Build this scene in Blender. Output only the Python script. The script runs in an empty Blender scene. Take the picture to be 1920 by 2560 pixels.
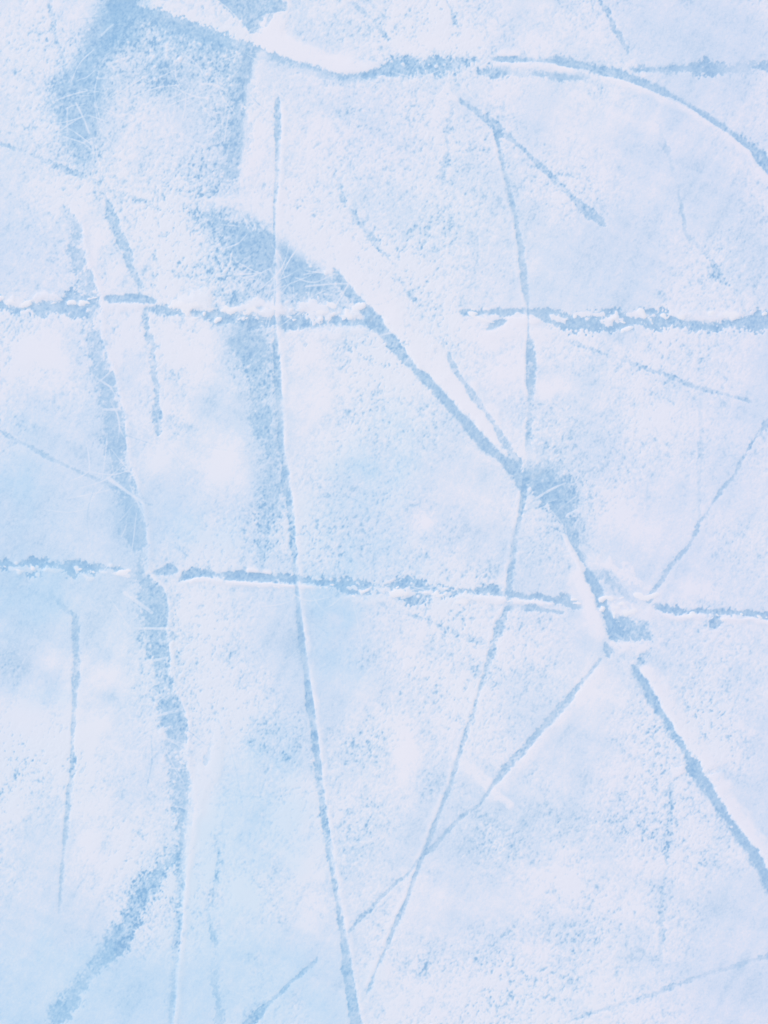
# A patch of skated rink ice seen from above: one relief sheet of frosted ice,
# every skate mark a mesh of its own that fills its cut-out in the sheet.
import bpy, math
import numpy as np

rng = np.random.default_rng(11)
MM = 0.0005                 # metres per drawing unit (the patch is 1920 x 2560 units)
CX, CY = 960.0, 1280.0
STEP = 1.6
X0, X1, Y0, Y1 = -240.0, 2160.0, -240.0, 2800.0
xs = np.arange(X0, X1 + .1, STEP, dtype=np.float32)
ys = np.arange(Y0, Y1 + .1, STEP, dtype=np.float32)
NX, NY = len(xs), len(ys)
GX, GY = np.meshgrid(xs, ys)

scene = bpy.context.scene
col = scene.collection

# ------------------------------------------------------------------ noise
fx = np.fft.rfftfreq(NX, STEP)[None, :]
fy = np.fft.fftfreq(NY, STEP)[:, None]

def gnoise(sa, sb=None, ang=0.0):
    """unit-variance noise, gaussian blurred with sigmas sa (along ang, degrees) and sb"""
    sb = sa if sb is None else sb
    w = rng.standard_normal((NY, NX)).astype(np.float32)
    c, s = math.cos(math.radians(ang)), math.sin(math.radians(ang))
    u = fx * c + fy * s
    v = -fx * s + fy * c
    k = np.exp(-2 * math.pi ** 2 * ((u * sa) ** 2 + (v * sb) ** 2))
    n = np.fft.irfft2(np.fft.rfft2(w) * k, s=(NY, NX))
    n -= n.mean()
    return (n / n.std()).astype(np.float32)

n2 = gnoise(2.0, 1.4, -58)
n4 = gnoise(3.8, 2.4, -58)
n4b = gnoise(4.2, 2.5, 62)
n8 = gnoise(9, 6.5, -50)
n20 = gnoise(20)
n45 = gnoise(45)
n110 = gnoise(110)
GR = 0.60 * n2 + 0.50 * n4 + 0.22 * n4b + 0.26 * n8 + 0.25 * n20
GR /= GR.std()
RAG = 0.45 * n2 + 0.55 * n4b + 0.50 * n8 + 0.22 * n20          # ragged edges of cuts
RAG /= RAG.std()
BRK = np.clip(.5 + .62 * (.6 * n2 + .7 * gnoise(4.2, 2.6, 20) + .35 * n8), 0, 1)     # frost left standing inside a cut

def ss(a, b, x):
    t = np.clip((x - a) / (b - a), 0, 1)
    return t * t * (3 - 2 * t)

# ------------------------------------------------------------------ frost, tint and grain fields
T = 0.755 + 0.028 * gnoise(70, 9, -62) + 0.024 * gnoise(80, 8, 24) + 0.016 * gnoise(26, 4, -60) + 0.045 * n45 + 0.055 * n110 + 0.02 * n20
W = 0.10 + 0.05 * n110 + 0.03 * n45                # damp, cyan ice
GA = 0.080 + 0.045 * n110 + 0.032 * n45                # grain amount
W += 0.30 * ss(1150, 250, GX) * ss(300, 1500, GY)
V = 0.26 + 0.20 * ss(1050, 1900, GX) + 0.04 * gnoise(90)   # lilac tint, stronger towards the right
DEP = np.zeros_like(T)                              # depth cut (+ down)
HI = np.zeros_like(T)                               # heaped snow (+ up)
LAB = np.zeros((NY, NX), np.int16)                  # which mark a point belongs to
RID = np.zeros((NY, NX), bool)                      # point is heaped snow of that mark
LM = np.zeros((NY, NX), np.int8)                    # which heap of loose snow a point belongs to
LUMP = np.maximum(0, gnoise(7)) * 0.5 + 0.5

TILE = {'A': (0, 0), 'B': (600, 0), 'C': (1220, 0), 'D': (0, 600), 'E': (600, 600), 'F': (1220, 600),
        'G': (0, 1240), 'H': (600, 1240), 'I': (1220, 1240), 'J': (0, 1860), 'K': (600, 1860), 'L': (1220, 1860)}
Q = 700 / 1659.0

def pts(spec):
    """'A 10,20,w  30,40,w ... | B ...' -> list of (x, y, wl, wr) in drawing units"""
    out = []
    t = None
    for tok in spec.replace('|', ' ').split():
        if tok in TILE:
            t = TILE[tok]
        elif tok == '#':
            t = None
        else:
            v = [float(q) for q in tok.split(',')]
            x, y = (t[0] + v[0] * Q, t[1] + v[1] * Q) if t else v[:2]
            wl = v[2] if len(v) > 2 else (out[-1][2] if out else 5)
            wr = v[3] if len(v) > 3 else (wl if len(v) > 2 or not out else out[-1][3])
            out.append((x, y, wl, wr))
    return np.array(out, np.float64)

def smooth(p, n=7):
    if len(p) < 3:
        k = np.linspace(0, 1, 12)[:, None]
        return p[0] * (1 - k) + p[-1] * k
    q = np.vstack([2 * p[0] - p[1], p, 2 * p[-1] - p[-2]])
    q[0, 2:] = p[0, 2:]; q[-1, 2:] = p[-1, 2:]
    out = []
    for i in range(1, len(q) - 2):
        a, b, c, d = q[i - 1], q[i], q[i + 1], q[i + 2]
        for s in range(n):
            t = s / n
            out.append(.5 * (2 * b + (c - a) * t + (2 * a - 5 * b + 4 * c - d) * t * t + (3 * b - a - 3 * c + d) * t ** 3))
    out.append(q[-2])
    out = np.array(out)
    out[:, 2:] = np.maximum(out[:, 2:], .4)
    return out

def trace(p, pad):
    """signed distance (+ right of travel), half widths and arc length near a path"""
    lo = np.clip(((p[:, 0].min() - pad - X0) / STEP), 0, NX - 2), np.clip(((p[:, 1].min() - pad - Y0) / STEP), 0, NY - 2)
    hi = np.clip(((p[:, 0].max() + pad - X0) / STEP), 1, NX - 1), np.clip(((p[:, 1].max() + pad - Y0) / STEP), 1, NY - 1)
    i0, j0, i1, j1 = int(lo[0]), int(lo[1]), int(hi[0]) + 1, int(hi[1]) + 1
    sh = (j1 - j0, i1 - i0)
    U = np.ones(sh, np.float32); D = np.full(sh, 1e6, np.float32); S = np.full(sh, 1e5, np.float32)
    WL = np.ones(sh, np.float32); WR = np.ones(sh, np.float32); AL = np.zeros(sh, np.float32)
    acc = 0.0
    for a, b in zip(p[:-1], p[1:]):
        dx, dy = b[0] - a[0], b[1] - a[1]
        L = math.hypot(dx, dy)
        if L < 1e-6:
            continue
        u0 = max(int((min(a[0], b[0]) - pad - X0) / STEP), i0); u1 = min(int((max(a[0], b[0]) + pad - X0) / STEP) + 2, i1)
        v0 = max(int((min(a[1], b[1]) - pad - Y0) / STEP), j0); v1 = min(int((max(a[1], b[1]) + pad - Y0) / STEP) + 2, j1)
        if u1 <= u0 or v1 <= v0:
            acc += L
            continue
        gx = GX[v0:v1, u0:u1] - a[0]; gy = GY[v0:v1, u0:u1] - a[1]
        t = np.clip((gx * dx + gy * dy) / (L * L), 0, 1)
        ex = gx - t * dx; ey = gy - t * dy
        d = np.sqrt(ex * ex + ey * ey)
        sg = np.where(ex * (-dy) + ey * dx >= 0, 1.0, -1.0)
        sl = (slice(v0 - j0, v1 - j0), slice(u0 - i0, u1 - i0))
        m = d < D[sl]
        U[sl] = np.where(m, np.clip((ex * (-dy) + ey * dx) / (L * np.maximum(d, 1e-3)), -1, 1), U[sl])
        D[sl] = np.where(m, d, D[sl]); S[sl] = np.where(m, sg * d, S[sl])
        WL[sl] = np.where(m, a[2] + (b[2] - a[2]) * t, WL[sl])
        WR[sl] = np.where(m, a[3] + (b[3] - a[3]) * t, WR[sl])
        AL[sl] = np.where(m, acc + L * t, AL[sl])
        acc += L
    U = .5 + .5 * U
    return (slice(j0, j1), slice(i0, i1)), S, WL, WR, AL, acc, U

def along(length, scale):
    n = int(length / 4) + 40
    w = rng.standard_normal(n + 80)
    k = np.exp(-.5 * (np.arange(-40, 41) * 4 / scale) ** 2)
    y = np.convolve(w, k, 'same')[40:40 + n]
    return (y / (y.std() + 1e-6)).astype(np.float32)

marks = []

def mark(name, label, cat, group, spec, st=.8, soft=(5, 5), rag=.5, gap=.0, gs=14, clean=.3, depth=3.0, brk=.34,
         ridge=None, tint=.0, cut=.46, core=None):
    """one skate mark; ridge = list of (side, offset, width, amount, height)"""
    p = smooth(pts(spec))
    mid = len(marks) + 1
    rp = max([0] + [abs(r[1]) + r[2] for r in (ridge or [])])
    pad = float(max(p[:, 2].max(), p[:, 3].max()) + max(soft) + rp + 14)
    sl, S, WL, WR, AL, length, U = trace(p, pad)
    g1 = along(length, gs)[np.clip((AL / 4).astype(int), 0, int(length / 4) + 39)]
    endf = ss(-6, 10, AL) * ss(-6, 10, length - AL)
    r = RAG[sl]
    jit = r * rag * np.minimum(6, .17 * (WL + WR))
    right = S >= 0
    w = WL + (WR - WL) * U; so = soft[0] + (soft[1] - soft[0]) * U
    g2 = along(length, 30)[np.clip((AL / 4).astype(int), 0, int(length / 4) + 39)]
    w = (w * np.clip(1 + .20 * g2 + .12 * g1, .4, 1.5) + np.where(w > .8, .8, 0) * (w < 14)) * (0.45 + 0.55 * endf)
    d = np.abs(S) + jit * (0.3 + np.minimum(1, so / 6)) * 0.8
    c = 1 - ss(w - so * .5, w + so * .5, d)
    g = np.clip(1 - gap * (0.5 - g1 * .8 - r * .35), 0, 1)
    k = np.clip(c * g * st * (1 - brk * BRK[sl]), 0, 1)
    tgt = 0.06 if core is None else core
    T[sl] = T[sl] + (tgt - T[sl]) * k
    GA[sl] = GA[sl] * (1 - clean * c * g)
    W[sl] = W[sl] + tint * k
    DEP[sl] = np.maximum(DEP[sl] * (1 - k), depth * k) if depth else DEP[sl]
    mk = (c * np.maximum(g, .62) > .42)
    LM[sl] = np.where(mk, 0, LM[sl])
    LAB[sl] = np.where(mk, mid, LAB[sl]); RID[sl] = np.where(mk, False, RID[sl])
    for (side, off, wd, am, hh) in (ridge or []):
        s = S if side == 'R' else -S
        base = (WR if side == 'R' else WL) + off
        q = (s - base) / wd + 0.03 * r * (1 + 4 * ss(.3, .8, (s - base) / wd))
        prof = ss(-.06, .16, q) * (1 - ss(.25, 1.15, q)) * ss(0, 30, AL) * ss(0, 30, length - AL)
        amount = np.clip(prof * am * (1 + .25 * g1), 0, 1)
        T[sl] = T[sl] + (0.985 - T[sl]) * amount
        GA[sl] = GA[sl] * (1 - .75 * amount)
        W[sl] = W[sl] * (1 - .7 * amount)
        DEP[sl] = DEP[sl] * (1 - amount)
        HI[sl] = np.maximum(HI[sl], hh * prof * (.7 + .3 * LUMP[sl]))
        rk = (amount > .5) & ~mk
        LAB[sl] = np.where(rk, mid, LAB[sl]); RID[sl] = np.where(rk, True, RID[sl])
    marks.append(dict(name=name, label=label, cat=cat, group=group))

def zone(x, y):
    if y < 1000:
        return 1 if x < 960 else 2
    if y < 1300:
        return 6
    return 3 if x < 760 else 4 if x < 1480 else 5

def swipe(spec, to=.97, am=.8, soft=(6, 6), rag=.5, hh=1.0, quiet=.6, damp=None, gap=0.0):
    """a smear or fine scratch in the frost itself: part of the sheet's own pattern"""
    p = smooth(pts(spec))
    pad = float(max(p[:, 2].max(), p[:, 3].max()) + max(soft) + 14)
    sl, S, WL, WR, AL, length, U = trace(p, pad)
    g1 = along(length, 20)[np.clip((AL / 4).astype(int), 0, int(length / 4) + 39)]
    right = S >= 0
    w = WL + (WR - WL) * U; so = soft[0] + (soft[1] - soft[0]) * U
    d = np.abs(S) + RAG[sl] * rag * np.minimum(9, .35 * (WL + WR))
    k = (1 - ss(w - so * .5, w + so * .5, d)) * am * np.clip(1 - gap * (.5 - .8 * g1), 0, 1)
    T[sl] = T[sl] + (to - T[sl]) * k
    GA[sl] = GA[sl] * (1 - quiet * k)
    if damp is not None:
        W[sl] = W[sl] + (damp - W[sl]) * k
    HI[sl] = np.maximum(HI[sl], hh * k)
    if hh >= 2:
        LM[sl] = np.where(k > .5 * am, zone(p[0, 0], p[0, 1]), LM[sl])
    return sl, k

def blob(x, y, rx, ry, rot=0, dT=0.0, dW=0.0, dG=0.0, p=1.0):
    c, s = math.cos(math.radians(rot)), math.sin(math.radians(rot))
    R = 2.6 * max(rx, ry)
    i0, i1 = max(0, int((x - R - X0) / STEP)), min(NX, int((x + R - X0) / STEP))
    j0, j1 = max(0, int((y - R - Y0) / STEP)), min(NY, int((y + R - Y0) / STEP))
    sl = (slice(j0, j1), slice(i0, i1))
    gx, gy = GX[sl] - x, GY[sl] - y
    u = (gx * c + gy * s) / rx; v = (-gx * s + gy * c) / ry
    e = np.exp(-(u * u + v * v) ** p * .9) * np.clip(1 + .28 * n20[sl] + .12 * n8[sl], 0, 1.6)
    T[sl] += 1.15 * dT * e; W[sl] += dW * e; GA[sl] += dG * e

# ------------------------------------------------------------------ broad patches of clear, damp or snowy ice
B = blob
# (x, y, rx, ry, rot, frost, damp, grain)
B(385, 2180, 34, 44, 30, -.24, .1, .03); B(350, 2240, 40, 40, 30, -.12, .1, .03); B(660, 1240, 36, 150, 0, -.16, .1, .03); B(668, 1040, 34, 90, 0, -.12, .1, .03); B(400, 200, 75, 50, 20, -.26, .1, .07); B(420, 190, 30, 30, 0, -.16, 0, .05)
B(500, 440, 85, 75, 0, -.15, .05, .06); B(330, 330, 70, 110, 0, .05, 0, .01)
B(540, 110, 70, 55, 10, -.16, .1, .06); B(300, 130, 120, 120, 0, -.12, .15, .03)
B(60, 200, 90, 170, 0, -.02, .15, .02); B(200, 70, 38, 80, 5, .16, -.1, -.05)
B(40, 560, 130, 110, 0, -.03, .15, .02); B(80, 470, 80, 40, 20, .08, 0, -.03)
B(240, 620, 45, 110, -12, .14, -.1, -.05); B(400, 600, 60, 90, -20, .10, 0, -.03)
B(100, 880, 150, 90, 0, .14, -.1, -.05); B(310, 900, 50, 140, -5, .10, 0, -.04); B(470, 900, 85, 130, -10, .11, -.1, -.04)
B(620, 900, 60, 120, -15, -.14, .1, .06); B(560, 690, 80, 60, 0, -.16, .1, .05)
B(60, 1060, 60, 30, 30, -.10, .1, .05); B(30, 1240, 90, 130, 0, -.06, .6, -.03)
B(200, 1290, 80, 90, 0, .03, .1, .02); B(560, 1160, 90, 50, 5, .16, -.1, -.06); B(420, 1140, 60, 40, 10, .12, 0, -.05)
B(450, 1320, 110, 70, 0, -.03, .5, 0); B(300, 1020, 50, 60, 0, .08, 0, 0)
B(70, 1500, 120, 80, 0, -.04, .7, -.02); B(120, 1450, 90, 40, 0, -.03, .5, 0)
B(35, 1650, 45, 55, 0, -.16, 0, .07); B(130, 1680, 60, 70, 0, .12, -.1, -.05); B(120, 1740, 60, 30, 0, 0, .5, -.03)
B(60, 1810, 100, 60, 0, .13, -.1, -.05); B(270, 1690, 75, 60, 15, .13, -.1, -.05); B(250, 1840, 75, 120, 0, .13, -.1, -.06)
B(60, 2000, 150, 120, 0, .02, 0, .02); B(230, 2120, 120, 120, 0, .10, -.1, -.02); B(120, 2200, 160, 60, 0, -.02, 0, .03)
B(60, 2490, 200, 120, 0, .02, 1.3, -.06); B(300, 2500, 160, 100, -35, .0, 1.1, -.05)
B(480, 1520, 60, 120, 0, .10, -.1, -.03); B(520, 1680, 50, 130, 0, .05, 0, 0); B(330, 1720, 40, 60, 0, -.06, .1, .05)
B(690, 1860, 85, 70, 0, -.17, .4, .07); B(650, 2120, 130, 190, 0, .02, .75, -.05); B(640, 2040, 60, 50, 0, .0, .5, -.02)
B(770, 2220, 55, 90, -8, .12, -.2, -.04); B(700, 2500, 190, 120, 0, .01, .95, -.06); B(500, 2300, 60, 220, 5, .02, .7, -.03)
B(620, 2390, 55, 25, 0, -.08, .3, .03)
B(830, 1630, 90, 100, 0, .02, .6, -.05); B(880, 1360, 150, 120, 0, -.05, .60, .03); B(760, 950, 95, 130, 0, .12, -.1, -.06)
B(1000, 1060, 90, 70, 30, -.03, .3, .04); B(950, 1180, 110, 80, 0, -.04, .55, .01); B(850, 1180, 40, 30, 0, .0, .3, 0)
B(720, 1260, 45, 45, 30, .12, 0, -.05); B(1056, 1298, 34, 26, 0, .22, -.3, -.09, 1.6); B(960, 1290, 60, 30, -12, .05, .2, -.05)
B(1050, 1460, 90, 60, 0, -.02, .2, .03); B(1150, 1330, 70, 60, 0, -.06, 0, .05); B(1200, 1220, 90, 90, 30, .07, -.1, 0)
B(900, 1880, 75, 45, 5, -.15, .1, .08); B(900, 1640, 60, 40, 20, -.10, .1, .06); B(1010, 1900, 38, 75, 0, .19, -.2, -.09, 1.6)
B(1010, 1700, 60, 50, 40, -.08, 0, .04); B(1070, 1960, 55, 30, 0, -.17, .1, .08); B(930, 2060, 90, 60, 0, -.07, .1, .05)
B(880, 2150, 60, 60, 0, -.10, .1, .06); B(1200, 2100, 120, 65, 0, -.10, .1, .03); B(1330, 2030, 140, 36, 8, -.10, 0, .03)
B(1540, 2060, 150, 36, 8, -.11, 0, .03); B(1640, 2100, 90, 30, 10, -.12, 0, .03); B(1790, 2160, 50, 24, 10, -.12, 0, .04)
B(1270, 2120, 80, 50, 0, -.08, 0, .03); B(1170, 2250, 170, 45, 0, .07, 0, -.05); B(1400, 2210, 170, 60, 0, .05, 0, -.03)
B(1400, 2350, 150, 40, 0, -.11, .05, .04); B(1190, 2390, 110, 30, 10, -.10, .05, .05); B(1330, 2370, 38, 20, 0, .15, -.1, -.05)
B(1540, 2350, 60, 60, 0, .06, 0, -.02); B(1300, 2500, 150, 60, 0, -.03, .1, .02); B(980, 2480, 120, 70, 0, .07, 0, -.04)
B(1850, 2500, 90, 90, 0, -.02, 0, -.05); B(1740, 2290, 110, 60, 0, -.05, 0, .02)
B(1490, 1720, 70, 45, -40, .13, -.1, -.06); B(1430, 1840, 90, 70, 30, .06, 0, -.04); B(1610, 1560, 120, 45, 0, .03, .1, -.02)
B(1330, 1790, 60, 60, 40, -.06, 0, .04); B(1780, 1720, 110, 130, 0, -.05, .1, .03); B(1850, 1900, 60, 90, 0, -.06, 0, .02)
B(1570, 1960, 70, 120, -20, -.02, 0, .03); B(1330, 1560, 80, 70, 0, -.03, 0, .04); B(1310, 1390, 60, 50, 0, -.10, .1, .04)
B(1630, 1330, 110, 80, 0, .10, 0, -.06); B(1730, 1480, 60, 30, 0, .14, 0, -.05); B(1560, 1270, 70, 40, 0, .05, 0, 0)
B(1390, 960, 55, 25, -8, .18, -.1, -.08, 1.4); B(1365, 985, 22, 12, 20, .15, 0, -.05); B(1500, 1150, 150, 110, 0, -.05, .05, .04)
B(1340, 1120, 60, 60, 0, -.10, .05, .05); B(1250, 860, 90, 90, 0, .09, -.1, -.03); B(1780, 1080, 110, 120, 0, .03, 0, 0)
B(1660, 1030, 22, 22, 0, .13, 0, -.05); B(1550, 700, 160, 60, 0, .0, .1, -.02); B(1860, 640, 80, 130, 0, -.10, 0, .01)
B(1640, 450, 120, 100, 0, .03, 0, -.03); B(1460, 290, 110, 50, 0, .10, 0, -.05); B(1390, 480, 120, 80, 0, -.05, 0, .03)
B(1650, 350, 40, 45, 0, .10, 0, -.04); B(1780, 100, 170, 130, 0, -.06, .05, -.02); B(1850, 500, 70, 50, 0, -.03, 0, 0)
B(1420, 25, 30, 25, 0, -.15, .1, .05); B(1310, 60, 70, 60, 0, .05, 0, -.02); B(960, 480, 190, 150, 0, -.06, .1, .03)
B(800, 340, 60, 45, 35, .15, -.1, -.06); B(870, 290, 80, 25, 5, -.09, .1, .05); B(750, 520, 50, 80, -35, .12, -.1, -.05)
B(890, 640, 80, 60, 40, .10, -.1, -.05); B(1150, 560, 100, 100, 0, -.04, .05, .03); B(1100, 310, 70, 60, 0, .02, 0, .01)
B(820, 80, 90, 60, 30, -.03, .1, .02); B(1010, 90, 80, 45, 0, .05, 0, -.03); B(680, 90, 50, 60, 40, .2, -.2, -.08); B(800, 145, 120, 26, 14, .2, -.2, -.08)
B(1080, 110, 120, 24, -6, .1, -.1, -.04); B(1400, 110, 90, 30, 0, .05, 0, 0); B(745, 35, 20, 60, 8, -.16, .1, .0); B(770, 95, 30, 30, 0, -.12, 0, .05)
B(630, 380, 24, 100, 3, .12, -.1, -.05); B(1120, 860, 26, 70, -25, -.12, .1, .07); B(1010, 800, 16, 20, 0, -.12, 0, .05)
B(900, 860, 70, 40, 40, -.08, .1, .05); B(760, 870, 60, 50, 0, -.07, 0, .04); B(1100, 1010, 40, 50, 45, .03, 0, .03)
B(620, 1330, 60, 60, 0, -.04, .3, .05); B(590, 1500, 50, 70, 0, .05, 0, 0); B(700, 1480, 40, 60, 0, .0, .1, .03)
B(840, 1510, 70, 60, 0, -.03, .6, .02); B(560, 1990, 35, 120, 5, .0, .3, .02); B(515, 2000, 26, 130, 6, .16, -.2, -.05)
B(590, 1850, 40, 120, 6, .12, -.1, -.04)

# feathered clear zones round the upper left skids
B(215, 235, 62, 130, 20, -.30, .15, .03); B(300, 70, 90, 60, -25, -.28, .2, .03); B(545, 240, 60, 130, 8, -.22, .1, .05)
B(440, 110, 120, 60, 15, -.20, .15, .05); B(470, 480, 100, 60, 25, -.12, .05, .05); B(220, 370, 55, 60, 0, -.20, .1, .05)
B(640, 610, 110, 70, 38, -.26, .1, .03); B(730, 690, 90, 60, 40, -.26, .1, .03); B(560, 570, 80, 60, 30, -.20, .1, .05)
B(580, 720, 90, 60, 20, -.15, .05, .05); B(640, 880, 55, 150, -10, -.14, .05, .05); B(670, 1150, 45, 150, -3, -.10, .1, .05)
B(840, 800, 70, 40, 40, -.14, .1, .03); B(1370, 1230, 70, 60, 45, -.22, .1, .02); B(1410, 1330, 50, 60, 30, -.12, .05, .03)
B(240, 960, 50, 150, -12, -.12, .1, .03); B(310, 1260, 50, 110, -8, -.14, .15, .03); B(395, 1640, 60, 160, -8, -.10, .1, .04)
B(1060, 175, 130, 36, -3, -.18, .1, .05)

# smears of snow and hairline scratches that belong to the frost itself
swipe('A 900,20,16 1150,120,22 1350,200,26 1550,270,34 | B 250,300,40 500,380,26 780,400,12', .98, .85, (18, 6), .5, 1.5)
swipe('B 250,0,22 200,150,22 160,250,26', .98, .85, (8, 18), .4, 1.2)
swipe('D 620,390,8 760,390,11 850,380,8', .99, .85, (6, 6), .6, 1.6)
swipe('H 960,1480,34 1000,1600,30 980,1659,22', .95, .5, (20, 20), .6, .6)
swipe('K 1280,70,14 1400,180,14 1500,270,13 1600,360,8', .97, .75, (8, 8), .5, 1)

# ------------------------------------------------------------------ the skate marks
GV, CH, SK, SC = 'skate_groove', 'chipped_cut', 'skid_mark', 'skate_scratch'
G1 = 'long skate grooves in the ice'; G2 = 'chipped cuts running straight across the ice'
G3 = 'wide skid marks scraped to clear ice'; G4 = 'faint thin skate scratches in the frost'
gv = lambda *a, **k: mark(GV, a[0], 'skate groove', G1, a[1], **{**k, 'st': k.get('st', .8) * .84})
chp = lambda *a, **k: mark(CH, a[0], 'chipped cut', G2, a[1], **{'brk': .2, **k, 'rag': .72 * k.get('rag', 1)})
skd = lambda *a, **k: mark(SK, a[0], 'skid mark', G3, a[1], **{**k, 'st': k.get('st', .8) * .91, 'brk': min(.24, k.get('brk', .24)), 'soft': tuple(1.35 * q if q > 8 else q for q in k.get('soft', (5, 5)))})
scr = lambda *a, **k: mark(SC, a[0], 'scratch', G4, a[1], **{**k, 'st': min(.9, 1.06 * k.get('st', .6))})

# --- wide skids
skd('broad curved skid of clear blue ice near the top left corner',
    '# 345,-30,50 300,25,58 268,70,44 232,120,38 205,185,46 190,245,50 183,300,40 192,350,30 215,405,20', st=.74, soft=(70, 44), rag=1.1, clean=.55, brk=.4, depth=1.5, tint=.2, gap=.2, gs=40)
skd('speckled blue skid with a sharp right edge beside the short upright groove top left',
    '# 612,128,26,10 600,180,34,9 588,250,40,9 577,330,40,9 570,390,44,9 558,440,40,12', st=.86, soft=(10, 80), rag=.9, clean=.35, depth=1.5, gap=.3, gs=30)
skd('clear blue wedge with sharp sides at the top edge of the ice',
    '# 628,-40,70,84 626,0,66,66 622,40,46,34 632,66,24,14', st=.85, soft=(16, 10), rag=.6, clean=.6, depth=1.5, tint=.1)
skd('wide clear blue streak sweeping in from the top left corner, narrowing rightward',
    '# 290,-20,20,34 340,18,20,34 420,48,14,30 500,70,10,30 560,90,7,28 620,112,6,20 700,148,5,13 777,168,5,11 860,192,6,11 930,186,8,11',
    st=.85, soft=(6, 26), rag=.75, clean=.6, depth=2.5, tint=.25, gap=.12, gs=24)
chp('dark blue chipped stretch of ice at top centre, strewn with white crumbs',
    '# 905,195,5 950,178,15 1000,170,23 1060,165,23 1110,165,20 1150,162,14 1190,152,8', st=.85, soft=(8, 16), rag=1.1, clean=.35, depth=3, tint=.3, gap=.15)

skd('fan of clear blue ice scraped bare above the long diagonal groove',
    '# 505,530,6,6 560,560,14,40 620,590,26,64 680,620,28,74 740,655,24,84 800,700,26,70 850,735,22,56', st=.78, soft=(12, 76), rag=1.0, clean=.65, brk=.2, depth=2, gap=.1, gs=40)

swipe('B -120,1190,10 60,1215,22 200,1270,26 330,1370,34 470,1470,38 600,1560,34 | E 560,110,34', .985, .8, (16, 40), .5, 1.2)

swipe('# 656,140,14 640,200,15 628,290,16 622,400,16 624,450,12', .955, .6, (26, 8), .4, 1)

# --- chipped straight cuts
chp('ragged chipped cut at the left end of the upper straight line',
    'D -120,390,18 0,385,17 80,405,11 150,385,17 230,400,19 300,395,22 400,390,24 480,380,22 580,345,6', st=.84, soft=(9, 9), rag=1.3, clean=.35, depth=4, gap=.12)
chp('short dark dash of the upper straight line, beside the thin crooked groove',
    'D 635,346,7 700,348,7 780,346,7 850,352,6 920,362,5', st=.82, soft=(5, 6), rag=.9, gap=.1, clean=.35, depth=3)
chp('chipped cut with white snow lumps heaped above it, crossing the fan of clear ice',
    'D 870,405,5 950,415,7 1040,408,11 1110,420,7 1200,440,9 1290,460,16 1400,462,17 1500,468,17 1600,470,16 | E 60,470,17 140,475,17 200,475,17 300,482,16 400,470,18 480,485,14 580,480,13 680,494,12 780,494,11',
    st=.84, soft=(7, 12), rag=1.1, clean=.35, depth=4, gap=.18)
swipe('E 0,412,6 80,410,11 150,425,14 230,415,12 290,430,12', .99, .93, (5, 5), .8, 3)
swipe('E 370,400,12 430,390,15 480,420,17 540,440,9', .99, .93, (5, 5), .9, 3)
swipe('E 460,470,8 450,440,14', .99, .9, (5, 5), .9, 3)
swipe('E 610,450,9 680,440,8 760,455,8', .99, .93, (5, 5), .8, 2.5)
swipe('E 480,550,14 600,545,14 720,525,9', .98, .75, (10, 8), .8, 1.6)
swipe('D 1060,395,8 1130,365,18 1200,350,22 1230,395,10', .99, .92, (8, 6), .8, 3)
swipe('D 1350,425,5 1430,405,8 1540,380,14 1659,410,9', .99, .9, (6, 5), .7, 2.5)
swipe('D 220,345,9 260,330,9 320,335,14 350,350,6', .99, .9, (5, 5), .8, 2.4)
swipe('D 60,372,7 100,365,9 125,380,5', .99, .9, (4, 4), .8, 2.2)
chp('long chipped cut of the upper straight line reaching the right edge',
    'E 1310,425,5 1380,435,6 1450,430,8 1560,425,8 1659,432,7 | F 90,430,9 200,430,8 280,430,9 360,465,17 450,480,18 550,490,18 650,480,19 740,470,21 850,480,19 950,470,20 1020,470,22 1100,482,19 1200,500,15 1320,508,14 1420,495,15 1560,482,18 1659,490,19 1760,490,17',
    st=.86, soft=(7, 7), rag=1.2, clean=.45, depth=4, gap=.12, tint=.1)
chp('short blue side chip hanging under the right upper straight cut',
    'E 1470,525,6 1520,500,9 1580,475,9', st=.82, soft=(5, 5), rag=.8, depth=3, clean=.5)
swipe('F 400,465,7 450,470,7', .99, .92, (4, 4), .6, 2.4)
swipe('F 510,438,4 590,440,6 670,440,6', .99, .92, (4, 4), .7, 2.4)
swipe('F 700,480,10 740,450,9 780,470,5', .99, .92, (5, 5), .9, 2.4)
swipe('F 830,440,4 900,445,7 980,452,6', .99, .92, (4, 4), .7, 2.4)
swipe('F 1120,440,6 1200,450,9 1320,470,10 1430,450,9 1540,440,8', .97, .75, (12, 6), .6, 2)
swipe('F 130,470,10 220,475,14 300,480,8', .985, .85, (5, 8), .4, 2)
swipe('F 20,560,16 160,540,20 330,550,18', .96, .6, (10, 16), .7, 1.2)

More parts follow.
